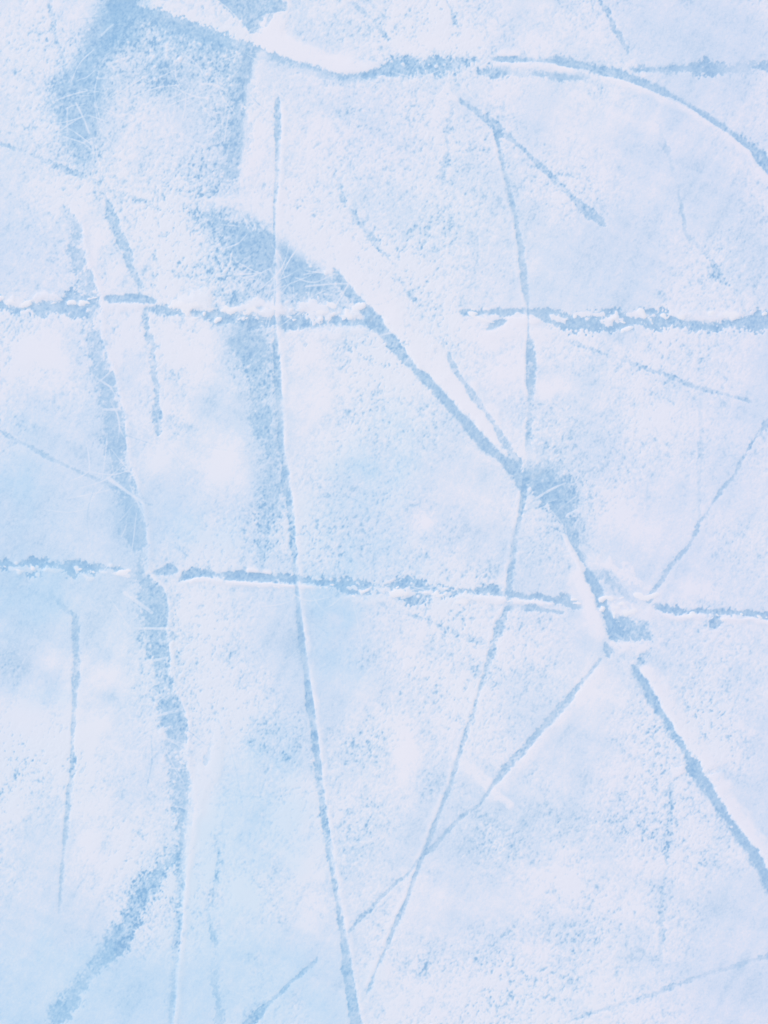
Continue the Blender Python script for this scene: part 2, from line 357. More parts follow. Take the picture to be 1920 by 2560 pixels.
chp('ragged chipped cut at the left end of the lower straight line',
    'G -130,405,18 0,400,18 60,410,16 130,410,19 200,420,24 300,405,18 400,430,22 440,430,20 500,430,13 560,440,14 640,430,12 720,440,7 760,450,4',
    st=.86, soft=(7, 7), rag=1.2, clean=.35, depth=4, gap=.15, tint=.15)
swipe('G 60,432,3 150,432,6 260,440,4 380,440,3', .97, .7, (4, 4), 1.0, 2)
swipe('G 455,445,6 500,470,8 540,490,5', .97, .8, (4, 4), .9, 2); swipe('G 590,448,4 700,462,4 760,470,4', .97, .8, (4, 4), .9, 2)
chp('small dark dash of the lower straight line just right of the wide left skid',
    'G 905,455,4 960,445,6 1010,435,8 1050,445,4', st=.72, soft=(5, 5), rag=1., depth=3, clean=.4)
chp('chipped cut of the lower straight line above a bright white streak',
    'G 1065,495,5 1110,470,9 1200,455,7 1300,470,8 1400,470,12 1460,480,9 1550,500,4 1600,485,6 | H 40,480,9 130,500,4 200,485,10 300,495,10 400,500,10 480,515,9',
    st=.86, soft=(6, 5), rag=1.1, clean=.45, depth=4, gap=.1, ridge=[('R', 2, 13, .95, 2.5)])
chp('broadest chipped stretch of the lower straight line, full of white crumbs',
    'H 470,515,9 560,520,14 640,535,20 760,545,25 900,545,25 1050,560,26 1150,570,24 1230,570,17 1280,570,10 1320,565,9', st=.84, soft=(8, 8), rag=1.3, clean=.45, depth=4, gap=.1)
swipe('H 620,600,6 760,620,9 900,620,8', .97, .6, (8, 8), .8, 1.2)
for sp in ('H 650,545,5 680,540,5', 'H 800,545,4 840,552,7 880,556,4', 'H 1000,568,6 1040,572,7 1075,572,4', 'H 1095,572,5 1130,570,5', 'H 1180,545,4 1200,560,4', 'H 1220,585,4 1240,580,4',
           'H 720,580,2 780,540,2', 'H 880,600,2 960,560,2 1000,545,2', 'H 850,520,2 920,490,2', 'I 400,610,2 440,570,2', 'H 960,605,3 1000,590,3'):
    swipe(sp, .98, .88, (3, 3), .7, 2)
chp('chipped cut of the lower straight line crossed by the long right groove',
    'H 1340,570,5 1420,565,9 1490,562,9 1560,580,9 1620,580,7 | I 60,570,9 130,580,8 200,600,6 280,600,7 350,610,8 400,620,12 450,620,17 500,640,17 555,660,9', st=.84, soft=(6, 6), rag=1.2, clean=.4, depth=4, gap=.12)
swipe('H 1290,600,6 1400,605,7 1570,615,7', .99, .93, (4, 4), .4, 2); swipe('I 0,622,6 90,622,6', .99, .93, (4, 4), .4, 2); swipe('I 140,620,6 250,628,7 370,640,5', .98, .9, (4, 4), .7, 2)
chp('short broken blue dashes just under the lower straight line near the bent diagonal groove',
    'I 110,665,9 150,665,6 200,660,5 270,665,8 330,675,8 380,680,5 440,690,5', st=.82, soft=(5, 5), rag=1.2, gap=.35, depth=3, clean=.3)
chp('chipped cut of the lower straight line reaching the right edge above a white streak',
    'I 985,655,7 1050,665,9 1110,680,11 1180,685,6 1280,680,8 1340,690,12 1400,690,10 1500,692,12 1560,690,9 1600,705,7 1659,710,9 1760,712,9', st=.84, soft=(6, 5), rag=1.0, gap=.12, clean=.4, depth=4, ridge=[('R', 2, 14, .8, 2.2)])
chp('small blue square chip under the right end of the lower straight line',
    'I 1350,715,10 1352,740,12 1350,765,12', st=.75, soft=(5, 5), rag=1.2, depth=3, clean=.3)
chp('loose speckled cut across the top right above the curved groove',
    'C 860,415,6 950,410,7 1050,410,7 1150,405,9 1250,410,17 1350,410,18 1450,415,15 1550,405,16 1659,400,15 1760,400,15', st=.88, soft=(12, 12), rag=1.4, gap=.25, gs=20, clean=.1, depth=3, tint=.1)
chp('loose speckled cut in parallel below the top right curved groove',
    'B 1430,430,7 1500,425,11 1659,432,11 | C 150,435,12 230,430,13 330,445,10 430,450,9 600,455,5', st=.80, soft=(10, 10), rag=1.3, gap=.32, gs=14, clean=.1, depth=2.5, tint=.1)

# --- long grooves
gv('longest groove, curving from the top left down to the bottom edge left of centre',
   'B 222,590,6 225,680,6 222,800,7 222,900,6 217,1000,6 212,1130,4 205,1250,2.5 203,1400,1.4 205,1600,.7 | E 205,330,.7 205,450,.9 210,560,4 220,760,8 228,920,8 238,1060,7 242,1240,7 258,1310,8 275,1480,9 | H 290,0,8 308,200,7 325,430,6 335,540,4 348,680,5 370,880,6 398,1090,6 420,1250,7 440,1400,6 468,1640,6 | K 455,120,6 500,440,7 545,750,8 575,930,7 605,1100,8 640,1350,10 672,1560,11 690,1660,12 705,1760,12',
   st=.96, soft=(9, 3), rag=.7, gap=.28, gs=12, clean=.2, depth=3, ridge=[('L', 1, 16, .55, .8)], tint=.2)
gv('long bowed groove right of centre, from the upper right down to the bottom',
   'C 30,740,3 48,800,4 70,890,6 105,1040,5 125,1120,6 150,1230,7 172,1340,6 190,1440,7 203,1580,6 | F 195,40,6 208,170,7 218,270,7 230,345,6 238,420,1.5 240,560,1.5 250,620,8 252,780,9 250,930,8 248,1050,8 240,1200,7 232,1340,6 212,1480,5 | I 208,20,5 185,160,6 165,230,8 155,330,8 135,440,6 125,520,6 122,610,9 | H 1580,680,10 1545,760,13 1512,850,9 1490,930,7 1460,1030,6 1430,1120,5 1395,1230,4 1370,1320,5 1340,1410,6 1310,1500,5 1270,1620,5 | K 1290,90,6 1260,200,6 1235,270,5 1200,360,4 1170,440,5 1135,530,6 1095,635,5 1060,720,4 1020,830,4 990,920,3 940,1030,5 905,1110,5 875,1190,5 850,1250,4 810,1330,4 770,1440,6 750,1480,3',
   st=.90, soft=(7, 4), rag=.6, gap=.2, gs=14, clean=.4, depth=3, ridge=[('R', 1, 13, .5, .6)], tint=.1)
skd('wide skid curving down the left side and forking near the bottom',
    'A 385,1240,6 430,1310,11 455,1370,12 450,1440,14 465,1520,17 | D 440,40,16 480,160,17 520,270,19 540,400,22 545,520,19 565,640,19 600,760,24 630,880,24 645,960,26 660,1050,30 670,1180,28 690,1290,26 730,1400,22 760,1500,22 770,1600,24 | G 780,80,26 795,180,26 815,280,22 820,360,20 825,440,16 860,520,20 895,590,34 920,690,30 930,790,22 945,880,20 955,960,20 955,1060,20 970,1160,26 1010,1250,26 1040,1340,28 1040,1440,26 1040,1560,24 | J 1040,80,24 1060,200,24 1075,300,28 1075,420,26 1072,520,24 1070,620,20 1070,720,14 1068,800,11 1062,920,9 1058,1050,7 1052,1130,6 1040,1250,6 1032,1400,6 1020,1540,6 1010,1660,5 1003,1760,5',
    st=.76, soft=(12, 20), rag=1.3, gap=.18, gs=22, clean=.40, brk=.30, depth=2.5, ridge=[('L', 2, 16, .5, 1.4)])
skd('speckled branch of the left skid running down into the bottom left corner',
    'J 1040,640,16 1000,700,18 940,770,18 880,850,22 820,930,22 780,1010,25 740,1090,25 690,1170,25 640,1230,16 570,1310,12 520,1380,15 470,1450,22 420,1530,24 350,1620,22 300,1680,18 240,1760,18',
    st=.74, soft=(14, 24), rag=1.1, gap=.10, gs=16, clean=.05, brk=.26, depth=2.5, tint=.3)
gv('long wide diagonal groove with a broad white snow bank along its upper side',
   'E 560,170,3,14 640,268,4,18 720,360,4,22 800,430,4,26 860,510,4,30 920,590,4,32 980,670,5,30 1040,760,9,20 1110,830,15 1180,910,15 1250,985,14 1320,1060,13 1380,1130,14 1440,1200,14 1520,1270,14 1600,1340,15 1659,1405,15 | F 170,1400,16 215,1460,16',
   st=1.0, soft=(5, 9), rag=.25, clean=.6, depth=4, gap=.08, gs=20, brk=.16, ridge=[('L', 0, 74, .97, 2)])
gv('thin straight groove running close beside the long diagonal groove',
   'E 1230,660,5 1260,740,8 1290,790,7 1340,860,6 1390,935,6 1440,1000,6 1490,1070,6 1540,1150,7 1590,1230,8 1640,1310,9 | F 185,1345,9', st=.80, soft=(5, 6), rag=.55, clean=.5, gap=.12, depth=3)
skd('clear blue skid patch where the diagonal grooves meet, right of the bowed groove',
    'F 230,1380,34,14 270,1420,50,14 320,1500,52,12 390,1570,48,10 430,1640,44,8 | I 420,110,42,10 450,190,36,6 490,260,34,5 530,320,28,5 560,390,16,4', st=.86, soft=(46, 7), rag=.7, clean=.6, gap=.16, gs=24, depth=2.5)
gv('dark bent groove with a white bank on its left, ending in a blue notch',
   'I 545,380,4 600,470,8 645,560,13 680,640,16 710,720,18 745,790,20 770,840,16', st=.98, soft=(8, 4), rag=.4, clean=.75, brk=.15, depth=4, tint=.15, ridge=[('R', 0, 52, .97, .9)])
skd('blue triangular notch of clear ice at the foot of the bent diagonal groove',
    'I 735,790,16 790,785,30 850,795,31 905,810,27 940,840,12', st=.80, soft=(14, 6), rag=.8, clean=.5, depth=2.5, tint=.1)
skd('small blue smudge beside the tip of the bent groove, above the lower right thin groove',
    'I 700,890,8 715,915,9 712,945,7', st=.7, soft=(6, 6), rag=.9, clean=.3, depth=2)
swipe('I 735,880,5 830,888,10 900,893,8 940,900,4', .98, .8, (5, 14), .8, 1)
swipe('I 450,230,4 480,300,6 520,370,7 560,430,8', .985, .9, (4, 5), .3, 2)
swipe('I 600,400,6 680,400,12 760,430,18 860,500,12 960,550,6', .985, .8, (16, 14), 1.2, 1.2)
swipe('I 745,655,6 790,685,10 850,672,11 950,685,9', .985, .8, (8, 8), 1.2, 1.2)
swipe('I 560,300,5 640,370,8', .95, .5, (6, 6), .6, 1)
skd('scattered blue chips in the snow right of the bent groove',
    'I 620,460,4 700,465,9 740,500,11 790,560,12 830,600,9 890,640,6', st=.62, soft=(9, 9), rag=1.3, gap=.4, gs=14, clean=.1, depth=2)
gv('wide straight groove with a snow bank, leaving at the right edge low down',
   'I 865,1010,5 880,1045,6 925,1110,9 960,1180,10 1000,1250,10 1040,1310,9 1080,1380,10 1110,1430,10 1160,1500,15 1210,1580,16 1260,1650,17 | L 1210,140,17 1270,215,18 1320,290,13 1370,370,11 1430,460,11 1500,560,11 1570,660,15 1620,740,12 1659,810,12 1760,960,12',
   st=1.0, soft=(6, 14), rag=.4, gap=.05, clean=.6, brk=.15, depth=4, ridge=[('L', 1, 44, .8, 1.8)], tint=.15)
gv('short bent speckled groove joining the top of the wide straight groove at lower right',
   'I 960,915,9 930,950,8 895,985,7 865,1020,5', st=.70, soft=(7, 8), rag=1.0, gap=.2, clean=.2, depth=2.5)
gv('straight thin groove falling down left from the notch towards the lower centre',
   'I 665,965,3 640,1000,4 590,1060,5 540,1120,6 480,1200,7 420,1270,8 375,1320,7 300,1400,7 240,1470,7 190,1530,7 140,1580,7 100,1620,7 | K 1590,130,7 1560,170,6 1510,230,4 1470,290,3 1425,352,3', st=.80, soft=(5, 5), rag=.65, gap=.16, gs=12, clean=.3, depth=3, ridge=[('L', 1, 30, .55, .6)])
gv('curved groove arcing across the top right and leaving at the right edge',
   'B 1500,352,6 1560,352,7 1640,350,6 | C 60,350,6 130,355,5 200,355,5 260,356,5 330,360,4 400,355,10 470,370,10 530,385,9 590,400,10 680,425,9 760,435,11 840,462,9 920,492,9 1000,525,9 1080,565,8 1150,600,6 1220,640,6 1290,685,6 1350,725,6 1420,770,6 1480,815,6 1530,855,7 1570,880,9 1620,940,13 1659,980,13 1740,1080,12',
   st=.96, soft=(8, 3), rag=.6, gap=.12, gs=14, clean=.5, depth=3.5, brk=.25, tint=.2, ridge=[('R', 1, 20, .75, .9)])
gv('dark diagonal groove in the upper right ending in a blunt speckled tip',
   'B 1310,597,4 1350,630,3 1400,660,7 1450,695,7 1500,740,7 1550,775,8 1600,815,7 1645,855,4 | C 0,690,7 50,755,10 100,795,9 170,850,4 220,890,4 260,935,4 310,980,6 360,1030,5 420,1090,6 460,1130,5 520,1185,5 560,1225,7 610,1275,10 660,1305,11 690,1330,6', st=.86, soft=(6, 5), rag=.7, gap=.14, gs=12, clean=.35, depth=3, tint=.1)
gv('narrow crooked groove on the left, just right of the top of the wide skid',
   'A 615,1150,3 640,1210,4 665,1290,8 690,1360,9 720,1400,10 745,1460,9 770,1540,7 | D 715,10,7 740,60,8 765,140,8 790,200,8 815,240,6 845,280,5', st=.82, soft=(4, 8), rag=.7, gap=.1, clean=.4, depth=3, tint=.1)
gv('short upright groove on the left below the upper straight line, ending in a speckled patch',
   'D 858,420,6 868,500,5 880,560,8 910,630,9 900,690,8 910,770,9 925,860,8 930,950,7 932,1050,9 935,1150,7', st=.78, soft=(5, 6), rag=.8, gap=.16, clean=.35, depth=3)
skd('small speckled blue patch at the foot of the short upright groove on the left',
    'D 940,1060,12 990,1060,18 1050,1070,16 1100,1100,15 1140,1110,8', st=.42, soft=(20, 20), rag=1.6, gap=.3, clean=.1, depth=1.5)
gv('upright groove near the left edge below the lower straight line, fading downward',
   'G 420,680,3 445,720,9 448,800,10 448,880,9 452,960,9 450,1050,8 444,1150,7 440,1250,7 435,1360,6 430,1500,6 | J 430,150,7 410,280,7 395,450,6 375,650,6 360,850,5 350,1000,4', st=.80, soft=(7, 4), rag=.6, gap=.16, gs=22, clean=.4, depth=3)
gv('upright speckled groove above the lower straight line, left of the longest groove',
   'D 1430,520,40 1500,700,38 1560,900,22 | E 60,780,26 110,960,24 120,1060,24 150,1180,16 180,1260,26 195,1360,26 205,1480,26 200,1600,24 | H 160,60,16 150,180,13 150,280,11 130,360,7 125,440,6', st=.50, soft=(26, 14), rag=1.3, gap=.3, gs=30, clean=.2, depth=1.5)
gv('short dark dash left of the long white smear in the lower left',
   'G 1255,1440,6 1240,1500,8 1225,1550,8 1215,1590,6', st=.74, soft=(5, 5), rag=.9, gap=.15, clean=.2, depth=2.5)
swipe('G 1320,1350,14 1290,1480,16 1260,1640,20 | J 1210,200,22 1165,330,20 1145,500,16 1120,640,10 1105,780,7', .975, .75, (10, 20), .4, 1.6)

# --- faint scratches
scr('faint dotted scratch entering from the left edge in the upper left',
    'A -60,820,4 0,850,5 60,870,5 110,888,5 180,910,6 250,945,6 310,970,5 400,1010,5 480,1040,4 600,1085,4', st=.58, soft=(5, 5), rag=.9, gap=.35, clean=.1, depth=2)
scr('short faint dotted scratch right of the narrow crooked groove',
    'A 770,1165,4 830,1190,4 890,1215,4 950,1235,3', st=.52, soft=(5, 5), rag=.9, gap=.4, clean=.1, depth=1.5)
scr('dotted diagonal scratch from the left edge down to the wide left skid',
    'D 0,1130,4 100,1190,6 180,1225,6 240,1265,5 310,1300,6 380,1330,5 440,1360,6 520,1395,4 600,1430,5 690,1470,4 750,1515,4', st=.56, soft=(6, 5), rag=.9, gap=.3, clean=.1, depth=2)
scr('faint short scratch right of the wide left skid above the lower straight line',
    'D 800,1535,5 850,1555,4 900,1570,3', st=.5, soft=(5, 5), rag=.9, gap=.3, clean=.1, depth=1.5)
scr('small slanting scratch leading into the top of the left upright groove',
    'G 300,590,3 345,630,5 390,670,5 420,700,4', st=.30, soft=(5, 5), rag=.8, gap=.25, clean=.1, depth=2)
scr('scratch running up right to the right edge, below the dotted line',
    'F 1720,1000,8 1659,1075,8 1620,1130,7 1580,1180,5 1530,1260,5 1495,1325,6 1460,1390,4 1420,1440,4 1380,1490,5 1330,1560,4 | I 1290,110,4 1250,160,5 1200,280,5 1110,380,5', st=.66, soft=(6, 5), rag=.8, gap=.3, gs=14, clean=.15, depth=2)
scr('short scratch rising from the lower straight line at right',
    'I 1110,380,5 1065,440,5 1030,505,5 985,560,5 950,620,6', st=.66, soft=(5, 5), rag=.8, gap=.12, clean=.2, depth=2)
scr('faint dotted scratch falling right under the upper right straight cut',
    'F 480,605,4 560,625,4 650,660,5 720,690,4 800,708,4 900,745,4 960,770,6 1020,785,5 1120,825,4 1260,880,4 1350,900,3 1450,925,3 1560,960,4', st=.54, soft=(5, 5), rag=.9, gap=.32, clean=.1, depth=1.8)
scr('very faint upright scratch under the upper straight cut near the right edge',
    'F 1255,560,4 1256,800,3 1258,1000,4 1260,1200,4 1250,1380,5 1252,1650,3', st=.30, soft=(6, 6), rag=.9, gap=.35, gs=26, clean=.1, depth=1.2)
scr('faint broken scratch on the right, running down below the curved top groove',
    'C 990,720,3 1015,745,5 1040,850,5 1060,890,6 1085,980,3 1105,1050,5 1130,1110,7 1135,1170,5 1155,1270,6 1165,1350,4 1180,1400,4 1240,1450,4 1290,1500,6 1330,1570,4 | F 1290,80,6 1340,150,5 1380,230,6 1430,270,5', st=.50, soft=(6, 6), rag=1.0, gap=.4, gs=16, clean=.1, depth=1.8)
scr('short scratch near the top edge at right, above the curved groove',
    'C 650,-20,4 680,35,5 710,65,6 740,150,5 780,210,7 800,250,7 830,310,4', st=.66, soft=(5, 5), rag=.8, gap=.22, clean=.2, depth=2.2)
scr('thin dark scratch dropping from the top edge, right of centre',
    'B 1210,-30,5 1232,20,6 1250,55,5 1268,110,6 1290,155,6', st=.68, soft=(5, 5), rag=.8, gap=.18, clean=.2, depth=2.2)
scr('short dark pair of chips in a slanting scratch near the top edge at centre',
    'B 640,-10,4 700,40,7 760,90,8 800,130,7 830,165,11 850,200,8 870,230,4', st=.70, soft=(5, 5), rag=.9, gap=.3, gs=14, clean=.2, depth=2.2)
scr('short scratch beside the right side of the clear wedge at the top edge',
    'B 215,40,4 185,90,5 155,155,4', st=.6, soft=(4, 4), rag=.6, gap=.1, clean=.2, depth=2)
scr('faint upright speckled scratch left of the dark diagonal groove at upper right',
    'B 1260,640,7 1245,720,9 1225,800,7 1225,900,7 1205,1000,8 1180,1080,5 1150,1180,6 1130,1290,4 1110,1385,6 1080,1460,5', st=.46, soft=(9, 9), rag=1.2, gap=.4, gs=20, clean=.05, depth=1.5)
scr('broken slanting scratch right of the snow bank of the long diagonal groove',
    'B 550,950,3 610,1180,4 650,1240,4 750,1370,6 800,1420,8 845,1490,6 900,1550,5 930,1590,5 | E 930,240,4 985,270,7 1010,310,8 1038,365,5', st=.56, soft=(7, 7), rag=1.0, gap=.5, gs=16, clean=.1, depth=1.8)
scr('broken upright scratch low on the right, ending above the bottom edge',
    'L 1088,235,5 1085,330,3 1078,430,4 1070,560,3 1060,660,6 1052,730,6 1045,800,2 1035,880,7 1030,960,3 1032,1050,9 1030,1150,9 1022,1240,7 1025,1330,6 1035,1400,4', st=.42, soft=(6, 6), rag=1.0, gap=.3, gs=16, clean=.1, depth=1.8, tint=.2)
scr('faint scratch rising to the right edge in the bottom right corner',
    'L 1740,1225,7 1659,1255,7 1590,1275,6 1490,1308,7 1420,1330,4 1290,1365,4 1160,1415,4 1050,1450,6 970,1485,6 850,1525,4 760,1550,4 600,1600,3 460,1650,4', st=.54, soft=(6, 5), rag=.9, gap=.34, gs=16, clean=.1, depth=1.8)
scr('faint scratch falling right just under the broad chipped stretch of the lower line',
    'H 800,620,4 940,685,4 1000,695,6 1080,732,6 1140,755,4 1210,790,6 1280,810,6 1350,840,7 1460,870,6', st=.50, soft=(6, 4), rag=.9, gap=.3, clean=.1, depth=1.8)
scr('fine scratch branching up right off the bowed groove in the lower centre',
    'K 1430,350,3 1390,380,4 1340,410,5 1300,445,5 1260,480,5 1200,550,4 1150,610,4 1100,640,6', st=.66, soft=(4, 4), rag=.7, gap=.2, clean=.15, depth=2.2)
scr('fine straight scratch between the two long grooves near the bottom',
    'K 1080,655,3 1040,710,3 1000,765,3 930,820,4 890,860,4 840,905,5 790,960,4 740,1010,5 690,1060,4 645,1110,4', st=.66, soft=(4, 4), rag=.7, gap=.2, clean=.15, depth=2.2)
scr('short scratch rising right from the bottom edge, left of the longest groove',
    'K 455,1270,4 440,1295,5 400,1330,5 350,1375,5 300,1415,5 250,1465,5 190,1520,5 120,1590,7 60,1645,7 -20,1720,7', st=.66, soft=(5, 5), rag=.8, gap=.16, clean=.15, depth=2.2, tint=.2)
scr('speckled upright streak near the bottom, left of the short rising scratch',
    'J 1300,620,4 1270,900,6 1240,980,5 1250,1080,5 1280,1200,13 1270,1280,15 1265,1360,12 1275,1450,12 1300,1540,8 1305,1640,12 1310,1740,12', st=.52, soft=(12, 6), rag=1.2, gap=.35, gs=20, clean=.05, depth=1.5, tint=.2)
scr('faint dotted upright scratch in the upper left corner',
    'A 290,30,4 310,110,5 325,220,4 370,320,8 385,400,7 400,470,8', st=.6, soft=(7, 7), rag=1.1, gap=.35, clean=.1, depth=1.8)
scr('short speckled dash in the bottom centre right',
    'L 75,1145,3 110,1115,6 150,1085,5', st=.55, soft=(5, 5), rag=.9, gap=.2, clean=.1, depth=1.5)

# hairline scratches and scrapes that belong to the frost itself
for sp in ('E 380,205,2 480,185,2 590,180,2', 'E 390,275,2 520,262,2 650,258,2', 'E 560,405,2 600,335,2 640,265,2',
           'E 690,605,2.5 800,575,2.5 905,545,3', 'E 330,225,1.6 440,250,1.8 560,200,1.6', 'E 600,330,2 680,355,2',
           'E 500,320,2 560,330,2', 'E 205,90,2 204,200,1.4 205,330,2', 'E 180,180,2 215,230,2', 'E 0,205,1.6 160,190,1.6',
           'A 590,220,2.4 630,180,2.4 670,145,2.4', 'A 450,610,2 490,690,2.2 530,790,2.4', 'A 460,590,2 530,550,2 600,540,1.6',
           'A 700,240,2 715,320,2', 'A 1200,500,3 1260,500,3 1330,530,3', 'A 1010,1170,6 1200,1195,6 1400,1190,6', 'A 640,380,4 760,340,3',
           'A 400,640,1.6 395,900,1.6', 'A 540,840,3 560,910,2', 'A 1230,800,2.4 1290,770,2.4',
           'F 290,1530,3 370,1480,3 460,1440,2', 'F 370,1640,2 430,1590,2.2 520,1520,1.6',
           'D 610,1005,3 710,1003,3', 'D 640,1410,4 780,1510,4 850,1560,3', 'G 800,785,3 1010,785,3', 'G 850,985,3 990,960,3',
           'G 900,1310,3 1080,1265,3', 'G 960,1430,5 1030,1455,5 1110,1480,4', 'G 740,575,4 900,690,4', 'J 1060,775,3 1090,770,3',
           'I 730,590,3 840,640,3', 'I 740,810,3 800,850,3', 'E 940,770,2 1030,665,2'):
    swipe(sp, .94, .68, (3.5, 3.5), .25, .6, .5, gap=.3)

# fine crossing scrapes where blades cleared the frost
for (bx, by, sx, sy, n, am_) in ((210, 230, 60, 150, 16, .42), (480, 210, 110, 110, 20, .4), (650, 640, 110, 70, 14, .45), (760, 720, 80, 60, 10, .4),
                               (270, 1100, 50, 220, 16, .35), (400, 1750, 50, 200, 16, .4), (1390, 1290, 70, 90, 8, .24), (1080, 170, 110, 30, 8, .4),
                               (960, 1280, 700, 900, 60, .16), (1000, 1480, 160, 20, 10, .45), (520, 470, 90, 60, 10, .35)):
    for _ in range(int(n * 1.7)):
        x, y = rng.normal(bx, sx * .7), rng.normal(by, sy * .7)
        a_ = rng.uniform(0, math.pi); l_ = rng.uniform(22, 70) * (2.2 if am_ < .2 else 1); b_ = rng.normal(0, .3)
        x1, y1 = x + math.cos(a_) * l_, y + math.sin(a_) * l_
        x2, y2 = x1 + math.cos(a_ + b_) * l_, y1 + math.sin(a_ + b_) * l_
        w_ = rng.uniform(.8, 1.6)
        dark = rng.random() < (.5 if am_ < .2 else .12)
        swipe('# %.1f,%.1f,%.1f %.1f,%.1f,%.1f %.1f,%.1f,.6' % (x, y, .7, x1 + rng.normal(0, 3), y1, w_, x2, y2), .3 if dark else .94, am_ * 1.9, (3.5, 3.5), .25, 0 if dark else .5, .3, gap=.35)

# irregular lumps of snow thrown up along the straight cuts
def lump(x, y, rx, ry, rot, am=.92, hh=1.7):
    R = int(1.8 * max(rx, ry) / STEP) + 3
    gi, gj = int((x - X0) / STEP), int((y - Y0) / STEP)
    sl = (slice(max(0, gj - R), gj + R + 1), slice(max(0, gi - R), gi + R + 1))
    c, s_ = math.cos(rot), math.sin(rot)
    gx, gy = GX[sl] - x, GY[sl] - y
    q = np.hypot((gx * c + gy * s_) / rx, (-gx * s_ + gy * c) / ry) + .26 * RAG[sl] + .20 * n8[sl]
    e = 1 - ss(.82, 1.12, q)
    T[sl] += (1.0 - T[sl]) * e * am; GA[sl] *= 1 - .8 * e; W[sl] *= 1 - .8 * e; V[sl] *= 1 - .6 * e
    HI[sl] = np.maximum(HI[sl], hh * e); DEP[sl] *= 1 - e
    LM[sl] = np.where(e > .5, zone(x, y), LM[sl])

for (xa_, xb_, yc, sp_, n, big) in ((0, 240, 752, 9, 9, 9), (420, 930, 776, 9, 26, 11), (420, 930, 800, 8, 14, 6), (1180, 1660, 795, 12, 13, 8), (1660, 1920, 786, 6, 9, 9),
                                   (0, 330, 1425, 9, 9, 6), (860, 1130, 1480, 12, 14, 8), (1140, 1450, 1503, 7, 10, 7), (1640, 1920, 1540, 6, 10, 7), (640, 860, 1466, 4, 8, 7),
                                   (1500, 1640, 1500, 18, 10, 9)):
    for _ in range(n):
        r1 = big * (.22 + .95 * rng.random() ** 1.8)
        lump(rng.uniform(xa_, xb_), yc + rng.normal(0, sp_ * .7), r1 * rng.uniform(.9, 2.8), r1 * rng.uniform(.5, 1.0), rng.normal(0, .35))

# small white crumbs lying in the cuts, melted into the frost
for _ in range(70):
    k = rng.integers(0, 9)
    bx, by, sx, sy = [(1050, 165, 90, 22), (1000, 1470, 120, 20), (1450, 795, 120, 18), (120, 1420, 110, 18), (1820, 2040, 60, 90),
                      (800, 700, 60, 50), (420, 1750, 40, 140), (460, 1960, 20, 90), (450, 160, 120, 80)][k]
    x, y = rng.normal(bx, sx * .6), rng.normal(by, sy * .6)
    r = abs(rng.normal(2.2, 1.2)) + 1.2
    gi, gj = int((x - X0) / STEP), int((y - Y0) / STEP)
    sl = (slice(gj - 9, gj + 10), slice(gi - 9, gi + 10))
    e = 1 - ss(r * .6, r * 1.5, np.hypot(GX[sl] - x, (GY[sl] - y) * 1.1) + RAG[sl] * .6)
    T[sl] += (.97 - T[sl]) * e * .9; HI[sl] = np.maximum(HI[sl], e * r * .5)

def blur(a, sg):
    k = np.exp(-2 * math.pi ** 2 * sg * sg * (fx * fx + fy * fy))
    return np.fft.irfft2(np.fft.rfft2(a) * k, s=(NY, NX)).astype(np.float32)

# ------------------------------------------------------------------ frost cover and relief
GA = np.clip(GA, .02, .26)
GA = GA * (1 + .55 * np.exp(-((T - .46) / .17) ** 2))
sk = .55 * GR - .85 * np.maximum(0, -GR - .75) + .12             # flecks of bare ice are sharper than the white grains
F = T + GA * sk + .022 * n2 + .010 * n4
F = np.clip(F, 0, 1.02)
F = np.where(F < .5, F, .5 + (F - .5) * .98)
edge = 1 - .0 * F
relief = .30 * (F - .75) + (.025 * n2 + .034 * n4) * np.clip(F, .1, 1) * np.clip(GA / .13, 0, 1.4) + .08 * n20
Z = (relief + blur(HI, 3.4) * .40 - blur(DEP, 3.5) * .30) * MM
# fade relief to flat at the border so the wide sheet can meet it
bd = np.minimum(np.minimum(GX - X0, X1 - GX), np.minimum(GY - Y0, Y1 - GY))
Z = (Z * ss(0, 60, bd)).astype(np.float32)

